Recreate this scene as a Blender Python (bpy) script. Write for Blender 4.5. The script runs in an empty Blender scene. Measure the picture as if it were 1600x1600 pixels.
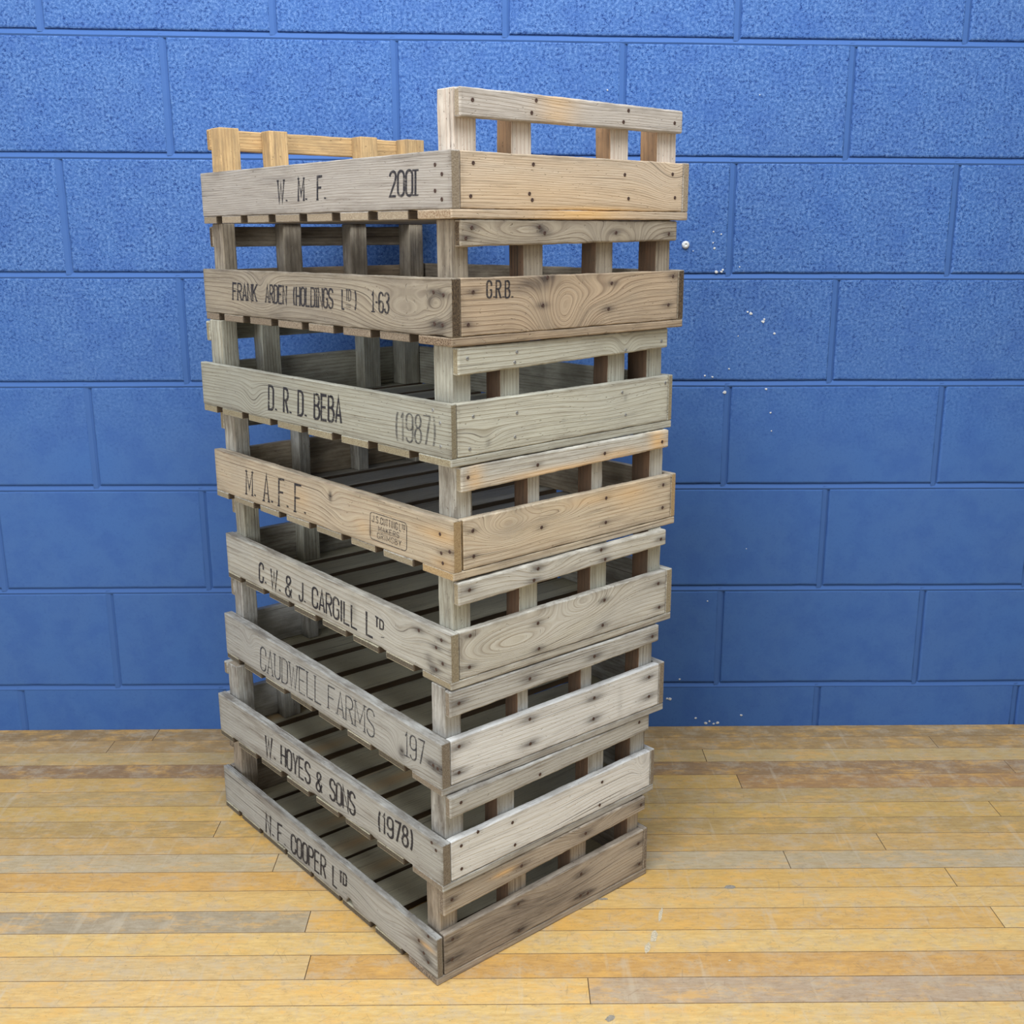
import bpy, bmesh, math, random
from mathutils import Vector, Matrix, noise
random.seed(7)
SC = bpy.context.scene
COL = SC.collection

# ------------------------------------------------------------------ camera
CAM_F, CAM_X, CAM_Y, CAM_Z, YAW, PITCH, ROLL = 1695.76, 0.1799, -2.2699, 1.0871, 0.0041, -0.2509, -0.0040
cam_data = bpy.data.cameras.new('camera')
cam_data.sensor_width = 36.0
cam_data.sensor_fit = 'HORIZONTAL'
cam_data.lens = 36.0 * CAM_F / 1600.0
cam_data.clip_start = 0.05
cam = bpy.data.objects.new('camera', cam_data)
COL.objects.link(cam)
cy, sy, cp, sp = math.cos(YAW), math.sin(YAW), math.cos(PITCH), math.sin(PITCH)
fw = Vector((sy * cp, cy * cp, sp))
rt = Vector((cy, -sy, 0))
up = rt.cross(fw)
r2 = math.cos(ROLL) * rt + math.sin(ROLL) * up
u2 = -math.sin(ROLL) * rt + math.cos(ROLL) * up
m = Matrix((r2, u2, -fw)).transposed().to_4x4()
m.translation = Vector((CAM_X, CAM_Y, CAM_Z))
cam.matrix_world = m
SC.camera = cam
SC.cycles.diffuse_bounces = 8

# ------------------------------------------------------------------ world, lights, exposure
SC.view_settings.view_transform = 'Standard'
SC.view_settings.look = 'None'
SC.view_settings.exposure = -0.2
SC.view_settings.gamma = 1.0
SC.view_settings.use_curve_mapping = False
world = bpy.data.worlds.new('world')
SC.world = world
world.use_nodes = True
bg = world.node_tree.nodes['Background']
bg.inputs[0].default_value = (0.96, 0.99, 1.0, 1)
bg.inputs[1].default_value = 0.275


def area_light(name, loc, aim, sx, sy_, power, col):
    d = bpy.data.lights.new(name, 'AREA')
    d.shape = 'RECTANGLE'
    d.size, d.size_y, d.energy, d.color = sx, sy_, power, col
    o = bpy.data.objects.new(name, d)
    COL.objects.link(o)
    o.location = loc
    o.rotation_euler = (Vector(aim) - Vector(loc)).to_track_quat('-Z', 'Y').to_euler()
    return o


area_light('ceiling_light', (0.1, -1.55, 2.75), (0.1, -0.75, 0.0), 2.6, 1.0, 83, (0.96, 0.99, 1.0))
area_light('ceiling_light', (0.1, -0.75, 2.75), (0.1, -0.75, 0.0), 3.0, 0.3, 25, (0.96, 0.99, 1.0))
area_light('window_light', (-1.9, -4.3, 1.6), (0.1, -0.5, 0.6), 2.6, 1.8, 93, (0.95, 0.985, 1.0))


# ------------------------------------------------------------------ node helpers
class NT:
    def __init__(self, name):
        self.m = bpy.data.materials.new(name)
        self.m.use_nodes = True
        self.t = self.m.node_tree
        self.b = self.t.nodes['Principled BSDF']
        self.out = self.t.nodes['Material Output']

    def n(self, kind, **kw):
        nd = self.t.nodes.new(kind)
        for k, v in kw.items():
            setattr(nd, k, v)
        return nd

    def link(self, a, b):
        self.t.links.new(a, b)

    def put(self, sock, v):
        if isinstance(v, (int, float)):
            sock.default_value = v
        elif isinstance(v, tuple):
            sock.default_value = v if len(v) == len(sock.default_value) else (*v, 1)
        else:
            self.link(v, sock)

    def math(self, op, a, b=0.0, c=0.0, clamp=False):
        nd = self.n('ShaderNodeMath', operation=op, use_clamp=clamp)
        self.put(nd.inputs[0], a)
        self.put(nd.inputs[1], b)
        self.put(nd.inputs[2], c)
        return nd.outputs[0]

    def attr(self, name, fac=False):
        nd = self.n('ShaderNodeAttribute', attribute_name=name)
        return nd.outputs['Fac'] if fac else nd.outputs['Vector']

    def scale(self, vec, s):
        nd = self.n('ShaderNodeVectorMath', operation='MULTIPLY')
        self.put(nd.inputs[0], vec)
        nd.inputs[1].default_value = s
        return nd.outputs[0]

    def noise(self, vec, scale=1.0, detail=3.0, rough=0.55, dist=0.0):
        nd = self.n('ShaderNodeTexNoise')
        self.link(vec, nd.inputs['Vector'])
        nd.inputs['Scale'].default_value = scale
        nd.inputs['Detail'].default_value = detail
        nd.inputs['Roughness'].default_value = rough
        nd.inputs['Distortion'].default_value = dist
        return nd.outputs[0]

    def ramp(self, v, lo, hi, a=0.0, b=1.0):
        nd = self.n('ShaderNodeMapRange')
        nd.clamp = True
        self.put(nd.inputs[0], v)
        for i, x in enumerate((lo, hi, a, b)):
            nd.inputs[i + 1].default_value = x
        return nd.outputs[0]

    def mix(self, f, a, b, mode='MIX'):
        nd = self.n('ShaderNodeMix', data_type='RGBA', blend_type=mode)
        self.put(nd.inputs[0], f)
        self.put(nd.inputs[6], a)
        self.put(nd.inputs[7], b)
        return nd.outputs[2]

    def bump(self, h, strength, dist, prev=None):
        nd = self.n('ShaderNodeBump')
        nd.inputs['Strength'].default_value = strength
        nd.inputs['Distance'].default_value = dist
        self.link(h, nd.inputs['Height'])
        if prev is not None:
            self.link(prev, nd.inputs['Normal'])
        return nd.outputs[0]

    def done(self, col, rough, nrm=None):
        self.put(self.b.inputs['Base Color'], col)
        self.put(self.b.inputs['Roughness'], rough)
        if nrm is not None:
            self.link(nrm, self.b.inputs['Normal'])
        return self.m


def srgb(r, g, b):
    f = lambda c: ((c / 255 + 0.055) / 1.055) ** 2.4 if c > 10 else c / 255 / 12.92
    return (f(r), f(g), f(b))


# ------------------------------------------------------------------ materials
def wood(name, light, dark, grey, lines=260.0, ring=0.55, greyness=0.5, grime=0.35):
    """weathered softwood: growth rings + fibres + grey weathering + stains round nails"""
    k = NT(name)
    gc = k.attr('gc')
    warp = k.noise(k.scale(gc, (1.8, 13, 13)), 1.0, 2.0)
    sep = k.n('ShaderNodeSeparateXYZ')
    k.link(gc, sep.inputs[0])
    f = k.math('ADD', k.math('MULTIPLY', sep.outputs[1], lines), k.math('MULTIPLY', warp, lines * 0.032))
    f = k.math('ADD', f, k.math('MULTIPLY', sep.outputs[2], lines * 0.6))
    fr = k.math('FRACT', f)
    late = k.math('POWER', fr, 2.8)
    late = k.math('MULTIPLY', late, k.ramp(fr, 0.90, 1.0, 1.0, 0.0))
    fib = k.noise(k.scale(gc, (22, 480, 480)), 1.0, 3.0, 0.6)
    fib2 = k.noise(k.scale(gc, (5, 140, 140)), 1.0, 3.0, 0.6)
    blot = k.noise(k.scale(gc, (6, 16, 16)), 1.0, 4.0, 0.6)
    rs = k.ramp(k.noise(k.scale(gc, (3, 9, 9)), 1.0, 2.0), 0.32, 0.62, 0.4, 1.0)
    col = k.mix(k.math('MULTIPLY', k.math('MULTIPLY', late, rs), ring), light, dark)
    late2 = k.math('POWER', fr, 9.0)
    col = k.mix(k.math('MULTIPLY', k.math('MULTIPLY', k.math('MULTIPLY', late2, k.ramp(fr, 0.94, 1.0, 1.0, 0.0)), rs), ring * 0.8), col, tuple(0.55 * c for c in dark))
    col = k.mix(k.math('MULTIPLY', k.ramp(blot, 0.38, 0.66), greyness), col, grey)
    col = k.mix(k.ramp(fib, 0.28, 0.75, 0.42, 0.0), col, dark)
    col = k.mix(k.ramp(fib2, 0.25, 0.8, 0.0, 0.30), col, grey)
    gr = k.noise(k.scale(gc, (9, 30, 30)), 1.0, 5.0, 0.7)
    col = k.mix(k.ramp(gr, 0.56, 0.78, 0.0, grime), col, srgb(92, 80, 70))
    speck = k.noise(k.scale(gc, (160, 260, 260)), 1.0, 2.0, 0.5)
    col = k.mix(k.ramp(speck, 0.68, 0.76, 0.0, 0.4), col, srgb(70, 60, 52))
    patch = k.noise(k.scale(gc, (4, 11, 11)), 1.0, 4.0, 0.65)
    col = k.mix(k.ramp(patch, 0.46, 0.66, 0.0, 0.5 * grime + 0.1), col, tuple(0.62 * c for c in grey))
    streak = k.noise(k.scale(gc, (6, 95, 95)), 1.0, 4.0, 0.7)
    col = k.mix(k.ramp(streak, 0.56, 0.72, 0.0, 0.35 + 0.6 * grime), col, srgb(104, 90, 76))
    crack = k.noise(k.scale(gc, (2.6, 380, 380)), 1.0, 1.5, 0.4)
    col = k.mix(k.ramp(crack, 0.70, 0.74, 0.0, 0.75), col, srgb(58, 48, 42))
    ed = k.math('MULTIPLY', k.attr('edge', True), k.ramp(k.noise(k.scale(gc, (16, 55, 55)), 1.0, 4.0, 0.65), 0.36, 0.64))
    col = k.mix(k.math('MULTIPLY', ed, 0.35 + grime, clamp=True), col, srgb(88, 76, 62))
    st = k.attr('stain', True)
    sn = k.ramp(k.noise(k.scale(gc, (50, 260, 260)), 1.0, 3.0), 0.25, 0.7, 0.45, 1.0)
    col = k.mix(k.math('MULTIPLY', st, sn, clamp=True), col, srgb(54, 46, 46))
    wm = k.attr('warm', True)
    col = k.mix(k.math('MULTIPLY', wm, k.ramp(fib2, 0.2, 0.6, 0.5, 1.0), clamp=True), col, srgb(224, 182, 124))
    tn = k.attr('tone', True)
    cmb = k.n('ShaderNodeCombineXYZ')
    for i in range(3):
        k.link(tn, cmb.inputs[i])
    col = k.mix(1.0, col, cmb.outputs[0], 'MULTIPLY')
    h = k.math('SUBTRACT', k.math('MULTIPLY', fib, 1.0), k.math('MULTIPLY', late, 0.5))
    h = k.math('SUBTRACT', h, k.math('MULTIPLY', k.ramp(speck, 0.66, 0.75), 1.2))
    return k.done(col, 0.82, k.bump(h, 0.55, 0.0012))


def endgrain(name, light, dark):
    k = NT(name)
    gc = k.attr('gc')
    sp_ = k.noise(k.scale(gc, (300, 420, 420)), 1.0, 3.0, 0.65)
    sep = k.n('ShaderNodeSeparateXYZ')
    k.link(gc, sep.inputs[0])
    w = k.noise(k.scale(gc, (0, 60, 60)), 1.0, 1.0)
    f = k.math('FRACT', k.math('ADD', k.math('MULTIPLY', sep.outputs[2], 420.0), k.math('MULTIPLY', w, 9.0)))
    col = k.mix(k.ramp(sp_, 0.35, 0.68), dark, light)
    col = k.mix(k.math('MULTIPLY', f, 0.45), col, dark)
    tn = k.attr('tone', True)
    cmb = k.n('ShaderNodeCombineXYZ')
    for i in range(3):
        k.link(tn, cmb.inputs[i])
    col = k.mix(1.0, col, cmb.outputs[0], 'MULTIPLY')
    return k.done(col, 0.9, k.bump(sp_, 0.7, 0.0015))


def ink(name, col, lo, hi, amax):
    k = NT(name)
    tc = k.n('ShaderNodeTexCoord').outputs['Object']
    a = k.noise(k.scale(tc, (90, 90, 420)), 1.0, 4.0, 0.65)
    b = k.noise(k.scale(tc, (22, 22, 60)), 1.0, 2.0)
    v = k.math('ADD', k.math('MULTIPLY', a, 0.6), k.math('MULTIPLY', b, 0.4))
    fac = k.ramp(v, lo, hi, amax, 0.12)
    tr = k.n('ShaderNodeBsdfTransparent')
    mx = k.n('ShaderNodeMixShader')
    k.done(col, 0.8)
    k.link(fac, mx.inputs[0])
    k.link(tr.outputs[0], mx.inputs[1])
    k.link(k.b.outputs[0], mx.inputs[2])
    k.link(mx.outputs[0], k.out.inputs[0])
    return k.m


INK = {'n': ink('stencil_ink', srgb(44, 42, 48), 0.50, 0.66, 0.93),
       's': ink('stamp_ink', srgb(48, 46, 52), 0.48, 0.66, 0.9),
       't': ink('thin_worn_ink', srgb(56, 58, 66), 0.44, 0.66, 0.85),
       'o': ink('faded_ink', srgb(78, 78, 80), 0.42, 0.62, 0.8)}


def plain(name, col, rough, metal=0.0):
    k = NT(name)
    tc = k.n('ShaderNodeTexCoord').outputs['Object']
    v = k.noise(tc, 400.0, 2.0)
    c = k.mix(k.ramp(v, 0.35, 0.7), col, tuple(x * 0.6 for x in col))
    k.b.inputs['Metallic'].default_value = metal
    return k.done(c, rough)


RUST = plain('rusty_nail', srgb(88, 68, 60), 0.7, 0.3)
ZINC = plain('galvanised_nail', srgb(172, 172, 170), 0.45, 0.6)
WHITE = plain('white_paint', srgb(228, 230, 232), 0.6)


def wall_paint():
    k = NT('blue_block_paint')
    geo = k.n('ShaderNodeNewGeometry')
    pos = geo.outputs['Position']
    sep = k.n('ShaderNodeSeparateXYZ')
    k.link(pos, sep.inputs[0])
    rough_zone = k.ramp(sep.outputs[2], 0.62, 0.98)          # upper courses are raw open-textured block, thin paint
    blk = k.attr('block', True)                              # 1 on block faces, 0 on mortar
    big = k.noise(pos, 175.0, 3.0, 0.55)
    fine = k.noise(pos, 450.0, 2.0, 0.5)
    mid = k.noise(pos, 36.0, 4.0, 0.65)
    low = k.noise(pos, 5.0, 2.0)
    pit = k.math('ADD', k.math('MULTIPLY', big, 0.62), k.math('MULTIPLY', fine, 0.38))
    pits = k.ramp(pit, 0.40, 0.475, 1.0, 0.0)
    pits = k.math('MULTIPLY', pits, k.ramp(mid, 0.38, 0.60, 1.0, 0.3))
    pits = k.math('MULTIPLY', pits, k.math('MULTIPLY', k.math('ADD', k.math('MULTIPLY', rough_zone, 0.85), 0.15), blk))
    base = k.mix(k.ramp(low, 0.3, 0.7), srgb(72, 108, 168), srgb(68, 107, 171))
    base = k.mix(k.math('MULTIPLY', k.ramp(pit, 0.50, 0.62), k.math('MULTIPLY', rough_zone, 0.55)), base, srgb(122, 154, 206))
    base = k.mix(k.math('MULTIPLY', k.ramp(k.noise(pos, 14.0, 5.0, 0.7), 0.45, 0.62), 0.45), base, srgb(58, 93, 162))
    base = k.mix(k.math('MULTIPLY', pits, 0.95), base, srgb(33, 59, 122))
    base = k.mix(k.math('SUBTRACT', 1.0, blk), base, srgb(68, 103, 164))
    h = k.math('SUBTRACT', k.math('MULTIPLY', pit, 0.5), k.math('MULTIPLY', pits, 0.7))
    fac = k.math('MULTIPLY', k.math('ADD', k.math('MULTIPLY', blk, 0.9), 0.1), k.math('ADD', k.math('MULTIPLY', rough_zone, 0.75), 0.25))
    h = k.math('MULTIPLY', h, fac)
    k.b.inputs['Specular IOR Level'].default_value = 0.12
    return k.done(base, 0.6, k.bump(h, 0.5, 0.0022))


WALL = wall_paint()


def floor_wood():
    k = NT('strip_floor_wood')
    gc = k.attr('gc')
    tone = k.n('ShaderNodeAttribute', attribute_name='plank').outputs['Color']
    fib = k.noise(k.scale(gc, (34, 170, 1)), 1.0, 5.0, 0.72)
    ln = k.noise(k.scale(gc, (4, 70, 1)), 1.0, 3.0)
    geo = k.n('ShaderNodeNewGeometry').outputs['Position']
    col = k.mix(k.ramp(fib, 0.3, 0.72), k.mix(1.0, tone, srgb(222, 212, 194), 'MULTIPLY'), tone)
    col = k.mix(k.ramp(ln, 0.52, 0.75, 0.0, 0.3), col, srgb(184, 142, 88))
    wear = k.noise(k.scale(geo, (18, 24, 1)), 1.0, 8.0, 0.8)
    col = k.mix(k.ramp(wear, 0.48, 0.60, 0.0, 0.5), col, srgb(192, 174, 150))
    orange = k.noise(k.scale(gc, (11, 26, 1)), 1.0, 7.0, 0.78)
    col = k.mix(k.ramp(orange, 0.50, 0.62, 0.0, 0.55), col, srgb(228, 174, 90))
    grime = k.noise(k.scale(geo, (48, 66, 1)), 1.0, 7.0, 0.82)
    col = k.mix(k.ramp(grime, 0.54, 0.70, 0.0, 0.55), col, srgb(140, 120, 96))
    stainy = k.noise(k.scale(geo, (120, 190, 1)), 1.0, 4.0, 0.75)
    col = k.mix(k.ramp(stainy, 0.62, 0.72, 0.0, 0.7), col, srgb(104, 86, 66))
    rub = k.noise(k.scale(geo, (60, 5, 1)), 1.0, 3.0, 0.6)
    col = k.mix(k.ramp(rub, 0.60, 0.70, 0.0, 0.28), col, srgb(206, 190, 166))
    # scratches: thin stretched noise in two directions
    for ang, sc_, th in ((0.9, (260, 16, 1), 0.70), (-0.5, (300, 20, 1), 0.70), (0.2, (210, 18, 1), 0.71)):
        mp = k.n('ShaderNodeVectorRotate', rotation_type='Z_AXIS')
        k.link(geo, mp.inputs['Vector'])
        mp.inputs['Angle'].default_value = ang
        s = k.noise(k.scale(mp.outputs[0], sc_), 1.0, 1.0)
        col = k.mix(k.ramp(s, th, th + 0.06, 0.0, 0.3), col, srgb(140, 116, 90))
    rg = k.ramp(wear, 0.35, 0.7, 0.42, 0.62)
    h = k.math('ADD', fib, grime)
    return k.done(k.mix(1.0, col, (0.97, 1.00, 1.00), 'MULTIPLY'), rg, k.bump(h, 0.12, 0.001))


FLOOR = floor_wood()
GAP = plain('dark_joint', srgb(142, 116, 84), 0.9)
SCUFF = plain('chalky_scuff', srgb(214, 200, 172), 0.8)
FILLER = plain('grey_filler', srgb(160, 152, 138), 0.8)


# ------------------------------------------------------------------ mesh helpers
def link_mesh(name, verts, faces, mats, parent=None, fmat=None, attrs=None):
    me = bpy.data.meshes.new(name)
    me.from_pydata([tuple(v) for v in verts], [], faces)
    for mt in mats:
        me.materials.append(mt)
    if fmat:
        me.polygons.foreach_set('material_index', fmat)
    for an, (ty, data) in (attrs or {}).items():
        at = me.attributes.new(an, ty, 'POINT')
        if ty == 'FLOAT':
            at.data.foreach_set('value', data)
        elif ty == 'FLOAT_VECTOR':
            at.data.foreach_set('vector', [c for v in data for c in v])
        else:
            at.data.foreach_set('color', [c for v in data for c in v])
    me.update()
    o = bpy.data.objects.new(name, me)
    COL.objects.link(o)
    if parent:
        o.parent = parent
    return o


def bump2(s, a, k):
    return math.exp(-((s - k[0]) / k[3]) ** 2 - ((a - k[1]) / k[4]) ** 2) * k[2]


def plank(name, parent, org, ex, ey, ez, L, H, T, mats, dx=0.03, ny=2, bot=None, top=None, knots=(), spots=(), warm=(),
          tone=1.0, r=0.0015, rag=0.0006, chips=(), shear=0.0, shear_x=0.0, low_side=False):
    """board: length L along ex, height H along ey, thickness T along ez (ez = the face with the detail)
    bot/top: functions of s giving the lower / upper edge. knots: (s,a,amp,rs,ra) ring bumps. spots: (s,a,str,rs,ra)."""
    org, ex, ey, ez = Vector(org), Vector(ex), Vector(ey), Vector(ez)
    off = (random.uniform(0, 40), random.uniform(0, 40), random.uniform(0, 40))
    nz = random.uniform(0, 100)
    bot = bot or (lambda s: 0.0)
    top = top or (lambda s: H)
    # profile: (f, t, da, dt): f fraction of height, t thickness
    prof = []
    for i in range(ny + 1):
        prof.append((i / ny, 1, 'f'))
    loop = []
    c = 0.3 * r
    for i in range(ny + 1):
        f = i / ny
        if i == 0:
            loop += [(0, c, T - c), (0, r, T)]
        elif i == ny:
            loop += [(1, -r, T), (1, -c, T - c)]
        else:
            loop.append((f, 0, T))
    loop += [(1, 0, T - r), (1, 0, r), (1, -c, c), (1, -r, 0), (0.5, 0, 0), (0, r, 0), (0, c, c), (0, 0, r), (0, 0, T - r)]
    nl = len(loop)
    nx = max(2, int(round(L / dx)))
    ss = [0.0, c, r] + [L * i / nx for i in range(1, nx)] + [L - r, L - c, L]
    ins = [r, c, 0.0] + [0.0] * (nx - 1) + [0.0, c, r]
    V, GC, ST, WM, ED = [], [], [], [], []
    for s, inn in zip(ss, ins):
        b0, t0 = bot(s), top(s)
        b0 += rag * noise.noise((s * 30, nz, 0)) + 0.5 * rag * noise.noise((s * 120, nz, 5))
        t0 += rag * noise.noise((s * 30, nz, 9)) + 0.5 * rag * noise.noise((s * 120, nz, 7))
        for ch in chips:                     # (s, side, depth, radius)
            q = max(0.0, 1 - ((s - ch[0]) / ch[3]) ** 2) ** 0.5 * ch[2]
            if ch[1] == 'bot':
                b0 += q
            else:
                t0 -= q
        for f, da, t in loop:
            a = b0 + (t0 - b0) * f + da
            tt = t
            if inn:
                a = a + (inn if f < 0.3 else -inn if f > 0.7 else 0.0)
                tt = min(max(t, inn), T - inn)
            p = org + ex * s + ey * a + ez * tt
            p.z += shear * p.y + shear_x * p.x
            V.append(p)
            gy = a + sum(bump2(s, a, k) for k in knots)
            GC.append((s + off[0], gy + off[1], t + off[2]))
            st = wm = 0.0
            if tt > T * 0.5:
                for k in spots:
                    st += bump2(s, a, k)
                for k in warm:
                    wm += bump2(s, a, k)
            dd = min(a - b0, t0 - a, s, L - s)
            ED.append(math.exp(-max(0.0, dd) / 0.006) if tt > T * 0.9 else 0.8)
            ST.append(min(1.0, st))
            WM.append(min(1.0, wm))
    F, FM = [], []
    for i in range(len(ss) - 1):
        for j in range(nl):
            k2 = (j + 1) % nl
            F.append((i * nl + j, (i + 1) * nl + j, (i + 1) * nl + k2, i * nl + k2))
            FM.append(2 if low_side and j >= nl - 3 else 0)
    F.append(tuple(range(nl)))
    F.append(tuple(reversed(range((len(ss) - 1) * nl, len(ss) * nl))))
    FM += [1, 1]
    flip = ex.cross(ey).dot(ez) < 0
    if flip:
        F = [tuple(reversed(f)) for f in F]
    tn = [tone] * len(V)
    return link_mesh(name, V, F, mats, parent, FM,
                     {'gc': ('FLOAT_VECTOR', GC), 'stain': ('FLOAT', ST), 'warm': ('FLOAT', WM), 'edge': ('FLOAT', ED), 'tone': ('FLOAT', tn)})


def disc_nail(parent, p, nrm, mat, rad, shear):
    """short round nail head standing a little proud of the board"""
    nrm = Vector(nrm)
    a = nrm.orthogonal().normalized()
    b = nrm.cross(a)
    V, F = [], []
    n = 10
    for rr, h in ((rad, -0.0010), (rad, 0.0003), (rad * 0.75, 0.0008), (rad * 0.35, 0.0005)):
        for i in range(n):
            t = 2 * math.pi * i / n
            q = Vector(p) + (a * math.cos(t) + b * math.sin(t)) * rr + nrm * h
            q.z += shear * q.y
            V.append(q)
    for k in range(3):
        for i in range(n):
            j = (i + 1) % n
            F.append((k * n + i, k * n + j, (k + 1) * n + j, (k + 1) * n + i))
    F.append(tuple(range(3 * n, 4 * n)))
    return link_mesh('nail', V, F, [mat], parent)


# ------------------------------------------------------------------ stroke lettering
def arc(cx, cy_, rx, ry, a0, a1, n=7):
    return [(cx + rx * math.cos(math.radians(a0 + (a1 - a0) * i / n)), cy_ + ry * math.sin(math.radians(a0 + (a1 - a0) * i / n))) for i in range(n + 1)]


E2 = 0.2
OVAL = arc(.5, 1 - E2, .5, E2, 0, 180) + arc(.5, E2, .5, E2, 180, 360)
OVAL = OVAL + [OVAL[0]]
SS = arc(.5, 1 - E2, .5, E2, 0, 180) + [(0, .68), (.12, .58), (.88, .42), (1, .32)] + arc(.5, E2, .5, E2, 0, -180)
PB = [(0, 0), (0, 1), (.5, 1)] + arc(.5, .76, .5, .24, 90, -90) + [(0, .52)]
GLY = {
    'A': [[(0, 0), (.5, 1), (1, 0)], [(.2, .3), (.8, .3)]],
    'B': [[(0, 0), (0, 1), (.5, 1)] + arc(.45, .77, .45, .23, 90, -90) + [(0, .54)], [(.45, .54)] + arc(.5, .27, .5, .27, 90, -90) + [(0, 0)]],
    'C': [[(1, .68)] + arc(.5, 1 - E2, .5, E2, 0, 180) + arc(.5, E2, .5, E2, 180, 360) + [(1, .32)]],
    'D': [[(0, 0), (0, 1), (.45, 1)] + arc(.45, 1 - E2, .55, E2, 90, 0) + arc(.45, E2, .55, E2, 0, -90) + [(0, 0)]],
    'E': [[(1, 1), (0, 1), (0, 0), (1, 0)], [(0, .52), (.8, .52)]],
    'F': [[(1, 1), (0, 1), (0, 0)], [(0, .52), (.8, .52)]],
    'G': [[(1, .7)] + arc(.5, 1 - E2, .5, E2, 0, 180) + arc(.5, E2, .5, E2, 180, 360) + [(1, .46), (.6, .46)]],
    'H': [[(0, 0), (0, 1)], [(1, 0), (1, 1)], [(0, .52), (1, .52)]],
    'I': [[(.5, 0), (.5, 1)]],
    'J': [[(1, 1)] + arc(.5, E2, .5, E2, 0, -180) + [(0, .3)]],
    'K': [[(0, 0), (0, 1)], [(1, 1), (0, .42)], [(.3, .58), (1, 0)]],
    'L': [[(0, 1), (0, 0), (1, 0)]],
    'M': [[(0, 0), (0, 1), (.5, .25), (1, 1), (1, 0)]],
    'N': [[(0, 0), (0, 1), (1, 0), (1, 1)]],
    'O': [OVAL],
    'P': [PB],
    'R': [PB, [(.45, .52), (1, 0)]],
    'S': [SS],
    'T': [[(0, 1), (1, 1)], [(.5, 1), (.5, 0)]],
    'U': [[(0, 1)] + arc(.5, E2, .5, E2, 180, 360) + [(1, 1)]],
    'W': [[(0, 1), (.25, 0), (.5, .85), (.75, 0), (1, 1)]],
    'Y': [[(0, 1), (.5, .45), (1, 1)], [(.5, .45), (.5, 0)]],
    '0': [OVAL],
    '1': [[(.15, .82), (.6, 1), (.6, 0)]],
    '2': [arc(.5, 1 - E2, .5, E2, 180, 0) + [(.9, .62), (0, 0), (1, 0)]],
    '3': [arc(.5, .78, .5, .22, 170, -80) + [(.4, .54)], [(.4, .54)] + arc(.5, .27, .5, .27, 80, -170)],
    '6': [arc(.5, 1 - E2, .5, E2, 10, 180) + arc(.5, E2, .5, E2, 180, 360) + arc(.5, .40, .5, .16, 0, 180)],
    '7': [[(0, 1), (1, 1), (.35, 0)]],
    '8': [arc(.5, .77, .42, .23, 0, 360, 14), arc(.5, .27, .5, .27, 0, 360, 14)],
    '9': [arc(.5, .2, .5, .2, 190, 360) + arc(.5, .8, .5, .2, 0, 180) + arc(.5, .58, .5, .16, 180, 360)],
    '(': [arc(1.0, .5, .9, .56, 115, 245, 9)],
    ')': [arc(0.0, .5, .9, .56, 65, -65, 9)],
    '&': [[(1, 0), (.15, .72)] + arc(.48, .82, .34, .18, 200, -20) + [(.1, .36)] + arc(.42, .22, .42, .22, 160, 300) + [(1, .42)]],
    '-': [[(0, .5), (1, .5)]],
    '=': [[(0, .85), (1, .85)], [(0, .5), (1, .5)], [(.25, .12), (.35, .12)], [(.65, .12), (.75, .12)]],
    '.': [[(.62, .012), (.62, .085)]],
}
SERIF = {'A': [(0, 0), (1, 0)], 'F': [(0, 0)], 'H': [(0, 0), (0, 1), (1, 0), (1, 1)], 'I': [(.5, 0), (.5, 1)], 'K': [(0, 0), (0, 1), (1, 1), (1, 0)],
         'L': [(0, 1)], 'M': [(0, 0), (0, 1), (1, 0), (1, 1)], 'N': [(0, 0), (0, 1), (1, 1)], 'R': [(0, 0), (1, 0)], 'T': [(.5, 0)], 'W': [(0, 1), (1, 1)],
         '1': [(.6, 0)], 'P': [(0, 0)], 'U': [(0, 1), (1, 1)]}
WID = {'.': .42, '1': .55, 'I': .3, '(': .42, ')': .42, 'M': 1.35, 'W': 1.4, '-': .55, '&': 1.15}


def ribbon(pts, w, V, F, lift):
    """flat ink stroke along pts (2-D), width w(dir)"""
    P = [Vector(p) for p in pts]
    Q = [P[0]]
    for p in P[1:]:
        if (p - Q[-1]).length > 1e-5:
            Q.append(p)
    if len(Q) < 2:
        return
    closed = (Q[0] - Q[-1]).length < 1e-4
    n = len(Q)
    base = len(V)
    for i, p in enumerate(Q):
        if closed:
            d0 = (Q[i] - Q[i - 1]) if i > 0 else (Q[-1] - Q[-2])
            d1 = (Q[i + 1] - Q[i]) if i < n - 1 else (Q[1] - Q[0])
        else:
            d0 = Q[i] - Q[i - 1] if i > 0 else Q[1] - Q[0]
            d1 = Q[i + 1] - Q[i] if i < n - 1 else Q[-1] - Q[-2]
        d0, d1 = d0.normalized(), d1.normalized()
        n0, n1 = Vector((-d0.y, d0.x)), Vector((-d1.y, d1.x))
        mm = n0 + n1
        if mm.length < 0.3:
            mm = n1
        mm.normalize()
        k = 1 / max(0.45, mm.dot(n1))
        # horizontal strokes are thinner than upright ones
        t = abs(d1.y) if i < n - 1 else abs(d0.y)
        ww = (w * (0.72 + 0.28 * t)) * 0.5 * k
        e = Vector((0, 0))
        V.append((p.x + mm.x * ww, p.y + mm.y * ww, lift))
        V.append((p.x - mm.x * ww, p.y - mm.y * ww, lift))
    for i in range(n - 1):
        b = base + 2 * i
        F.append((b, b + 1, b + 3, b + 2))


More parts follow.
